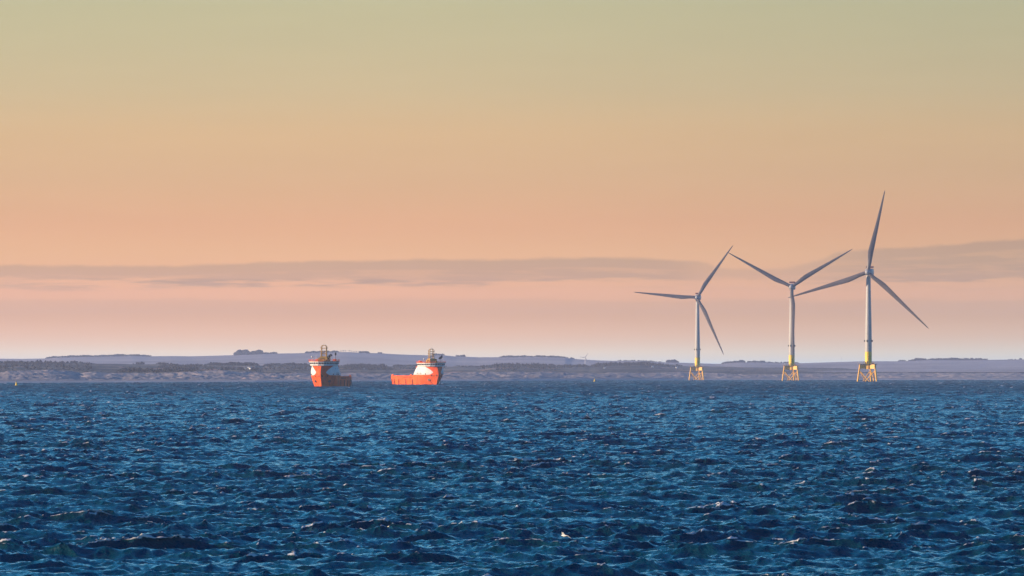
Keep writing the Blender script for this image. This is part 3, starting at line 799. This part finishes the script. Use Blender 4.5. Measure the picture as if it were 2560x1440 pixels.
    # deck house steps abaft the bridge
    st = MB()
    st.box((7.5, 0, 11.0), (5.5, 11, .25)); st.box((5.0, 0, 9.2), (3.5, 13, .25))
    for s_ in (-1, 1):
        for x in (4, 6, 8, 10): st.tube((x, s_*5.6, 11.1 if x > 5 else 9.3), (x, s_*5.6, 12.2 if x > 5 else 10.4), .06, None, 5)
        st.tube((6, s_*5.6, 12.2), (10, s_*5.6, 12.2), .06, None, 5)
    st.build('aft_platform', M['white'], root)
    for s_ in (-1, 1):
        bt = MB(); bt.ball((8.5, s_*6.7, 12.9), 1.0, 12, 8, .7); b_ = bt.build('rescue_boat', M['orange'], root, True); b_.scale = (1, 1, 1)
        dv = MB(); dv.pipe([((6.8, s_*6.2, 11.2), .16), ((6.8, s_*6.6, 14.3), .15), ((8.4, s_*7.6, 14.9), .12)], 7); dv.pipe([((10.2, s_*6.2, 11.2), .16), ((10.2, s_*6.6, 14.3), .15), ((8.6, s_*7.6, 14.9), .12)], 7)
        dv.build('davit', M['dark'], root)
        fn = MB(); fn.box((12.5, s_*5.6, 15.4), (2.6, 1.8, 4.4)); fn.build('funnel', M['orange'], root)
    # mast base, mast and aerials
    mb_ = MB(); mb_.prism([(17, -3.3, 16.35), (17, 3.3, 16.35), (25.5, 3.3, 16.35), (25.5, -3.3, 16.35)], [(18.2, -2.0, 19.2), (18.2, 2.0, 19.2), (22.8, 2.0, 19.2), (22.8, -2.0, 19.2)])
    mb_.box((20.5, 2.9, 17.6), (3, 1.6, 2.4)); mb_.box((20.5, -2.9, 17.3), (3, 1.6, 1.8)); mb_.box((26.2, 1.5, 17.0), (1.6, 1.2, 1.2)); mb_.tube((24.6, -2.2, 16.4), (24.6, -2.2, 18.6), .35, .3)
    base = mb_.build('mast_base', M['mast'], root)
    ma = MB(); cx = 20.2
    for a_ in (-1, 1):
        for b_ in (-1, 1):
            ma.pipe([((cx+a_*1.35, b_*1.6, 19.0), .3), ((cx+a_*1.25, b_*1.5, 24.9), .24), ((cx+a_*.9, b_*1.1, 26.0), .2)], 7)
    for z_ in (20.9, 22.4, 24.2, 26.0):
        w_ = 1.1 if z_ > 25 else 1.55
        for b_ in (-1, 1): ma.tube((cx-w_*.85, b_*w_, z_), (cx+w_*.85, b_*w_, z_), .2, None, 6); ma.tube((cx+b_*w_*.85, -w_, z_), (cx+b_*w_*.85, w_, z_), .2, None, 6)
        if z_ < 25: ma.box((cx, 0, z_), (2.4, 2.9, .1))
    for s_ in (-1, 1):
        ma.tube((cx, s_*1.6, 24.2), (cx, s_*2.3, 24.5), .07, None, 5); ma.tube((cx, s_*2.3, 24.0), (cx, s_*2.3, 25.2), .1, None, 6)
        ma.tube((cx-1.2, s_*1.55, 19.2), (cx-1.2, -s_*1.5, 20.9), .08, None, 5); ma.tube((cx+1.2, s_*1.55, 20.9), (cx+1.2, -s_*1.5, 22.4), .07, None, 5)
        ma.tube((cx, s_*1.6, 22.4), (cx, s_*2.4, 22.4), .08, None, 5); ma.ball((cx, s_*2.45, 22.6), .28, 8, 6)
    mast = ma.build('mast', M['mast'], root)
    ra = MB(); ra.box((cx+1.6, 0, 23.0), (.35, 2.6, .3)); ra.tube((cx+1.6, 0, 22.4), (cx+1.6, 0, 23), .2); ra.build('radar', M['white'], mast)
    an = MB(); an.tube((cx, 0, 26.0), (cx, 0, 27.4), .06, .04, 5); an.tube((cx, .7, 26.0), (cx, .7, 26.8), .05, .04, 5); an.build('antenna', M['dark'], mast)
    do = MB(); do.ball((24, -6.9, 18.9), .62, 12, 8); do.tube((24, -6.9, 16.4), (24, -6.9, 18.4), .12); do.build('satellite_dome', M['white'], root, True)
    for q in ((26, 4.9, 19.6, .95, 'searchlight'), (22, 7.5, 20.6, .55, 'aerial_pod')):
        sh = MB(); sh.tube((q[0], q[1], 16.4), (q[0], q[1], q[2]-.3), .14, None, 6)
        if q[4] == 'searchlight': sh.pipe([((q[0]+.5, q[1]-1.3, q[2]-.6), .55), ((q[0]+.2, q[1]-.4, q[2]-.2), .8), ((q[0], q[1]+.9, q[2]+.7), .85)], 12)
        else: sh.ball((q[0], q[1], q[2]), .6, 10, 8, 1.6)
        sh.build(q[4], M['dark'], root)
    wa = MB()
    for x, y in ((28, -3.5), (15, 5.5), (16, -6), (29, 5.6)): wa.tube((x, y, 16.3), (x, y, 20.3), .05, .03, 5)
    wa.build('whip_aerials' if False else 'whip_aerial', M['white'], root)
    # deck gear
    MB().tube((-2, -2.5, 4.7), (-2, -2.5, 13.2), .14, .08, 8).build('flagpole', M['white'], root)
    fl = MB(); fl.prism([(-2.1, -2.5, 11.3), (-4.1, -2.3, 11.1), (-4.0, -2.3, 12.3), (-2.1, -2.5, 12.6)], [(-2.1, -2.44, 11.3), (-4.1, -2.24, 11.1), (-4.0, -2.24, 12.3), (-2.1, -2.44, 12.6)]); fl.build('flag', M['white'], root)
    wi = MB(); wi.tube((-1, -3, 6.0), (-1, 3, 6.0), 1.1, None, 14); wi.box((-1, -3.3, 5.6), (2.6, .3, 2.2)); wi.box((-1, 3.3, 5.6), (2.6, .3, 2.2)); wi.build('winch', M['grey'], root)
    cr = MB(); cr.tube((-9, 5.8, 4.6), (-9, 5.8, 8.4), .5, .4); cr.tube((-9, 5.8, 8.3), (-15, 5.2, 9.2), .28, .16, 8); cr.build('deck_crane', M['grey'], root)
    return root
def ship_at(px_stem, D, heading_deg, lead, label):
    x = (px_stem-1280)/F*D; a_ = math.radians(heading_deg)
    o = Vector((x, D, 0)) - Vector((math.cos(a_), math.sin(a_), 0))*lead
    o.z = drop(o.x, o.y)
    return ship(o, a_, label, True)
ship_at(803, 5290, 262.7, 32, 'nearer orange and white supply ship, bow on to the viewer')
ship_at(1091, 6190, 290.5, 31, 'farther orange and white supply ship showing its sunlit side and long low stern')

# ------------------------------------------------------------------ buoys
def buoy(px, D, s, label):
    x = (px-1280)/F*D; r_ = empty('buoy', (x, D, drop(x, D) - .1), .3); r_.rotation_euler = (math.radians(2), math.radians(-3), .3)
    tag(r_, label, 'buoy', 'yellow marker buoys')
    MB().pipe([((0, 0, -1*s), 1.0*s), ((0, 0, .2*s), 1.25*s), ((0, 0, .75*s), 1.2*s), ((0, 0, .9*s), .9*s)], 20).build('float', M['yellow'], r_, True)
    t_ = MB().pipe([((0, 0, .85*s), .85*s), ((0, 0, 2.9*s), .42*s)], 8); tw = t_.build('tower', M['yellow'], r_)
    tm = MB(); tm.tube((0, 0, 2.9*s), (0, 0, 3.4*s), .07*s); 
    for q in (.785, -.785): tm.box((0, 0, 3.7*s), (.95*s, .16*s, .16*s), Matrix.Rotation(q, 3, 'Y'))
    tm.build('topmark', M['yellow'], r_)
    MB().tube((.25*s, 0, 2.9*s), (.25*s, 0, 3.3*s), .14*s).build('lamp', M['white'], r_)
buoy(41, 5750, .88, 'yellow marker buoy at the far left under the shore')
buoy(1486.5, 8400, .95, 'yellow marker buoy between the ships and the offshore turbines')

# ------------------------------------------------------------------ birds
def bird(p_, span, heading, up_, bank, name, label, mat, tip, group=None):
    r_ = empty(name, p_, heading); r_.rotation_euler = (bank, 0, heading)
    tag(r_, label, 'bird', group)
    L_ = span*.42; b_ = MB()
    b_.pipe([((-L_*.52, 0, 0), .01), ((-L_*.3, 0, 0), span*.03), ((0, 0, -.01), span*.052), ((L_*.25, 0, 0), span*.045), ((L_*.36, 0, .015), span*.026), ((L_*.45, 0, .02), span*.03), ((L_*.52, 0, .012), span*.016), ((L_*.6, 0, 0), .004)], 10)
    b_.add([(-L_*.38, -.02, 0), (-L_*.38, .02, 0), (-L_*.72, span*.05, .0), (-L_*.72, -span*.05, .0), (-L_*.4, 0, .02)], [(0, 1, 2, 3), (0, 3, 4), (1, 4, 2), (2, 4, 3)])
    b_.build('body', mat, r_, True)
    for s_ in (-1, 1):
        st = [(0, .10, 0, 0), (.22, .095, .10*up_, .03), (.5, .06, .16*up_+.02, -.01), (.8, .035, .12*up_, -.07), (1.0, .006, .06*up_, -.13)]
        vs = []; h_ = span/2
        for (q, ch, z, sw) in st:
            for (dx, dz) in ((ch, 0), (0, .012), (-ch, 0), (0, -.006)): vs.append((sw*span + dx*span, s_*q*h_, z*span + dz*span))
        fs = [(i*4+j, i*4+(j+1) % 4, (i+1)*4+(j+1) % 4, (i+1)*4+j) for i in range(4) for j in range(4)] + [(0, 1, 2, 3), (16, 17, 18, 19)]
        wg = MB().add(vs, fs).build('wing', mat, r_)
        vs2 = [Vector(v) + Vector((0, s_*.004, 0)) for v in vs[12:]]; c_ = sum(vs2, Vector())/8; vs2 = [c_ + (v-c_)*1.12 for v in vs2]
        MB().add(vs2, [(j, (j+1) % 4, 4+(j+1) % 4, 4+j) for j in range(4)] + [(0, 1, 2, 3), (4, 5, 6, 7)]).build('wing_tip', tip, wg)
    return r_
bird(at(1411, 1339, 556), 1.15, math.radians(140), .5, math.radians(24), 'gull', 'white gull skimming low over the dark waves in the foreground', M['bird'], M['birddark'])
bird(at(71.2, 71.3, 900), .16*1.1, math.radians(20), .5, 0, 'bird', 'upper of two specks of birds high in the left sky', M['birddark'], M['birddark'], 'far birds in the sky')
bird(at(68.5, 76.5, 900), .18*1.1, math.radians(20), .3, 0, 'bird', 'lower of two specks of birds high in the left sky', M['birddark'], M['birddark'], 'far birds in the sky')
bird(at(1200.5, 871.3, 1600), .2, math.radians(160), .4, 0, 'bird', 'speck of a bird low in the sky right of the farther ship', M['birddark'], M['birddark'], 'far birds in the sky')

# ------------------------------------------------------------------ haze
hz = MB(); hz.box((0, 14300, 62), (11600, 31000, 270)); hz = hz.build('haze', bpy.data.materials.new('haze'))
hm = hz.data.materials[0]; hm.use_nodes = True; t = NT(hm.node_tree); t.n.clear()
pvn = t.node('ShaderNodeVolumePrincipled', {'Color': (.62, .72, 1.0, 1), 'Density': HAZE, 'Anisotropy': .0})
t.node('ShaderNodeOutputMaterial', {'Volume': pvn.outputs[0]})
hm.cycles.homogeneous_volume = True
hz['kind'] = 'stuff'; hz['label'] = 'pale blue sea haze over the water and the land'
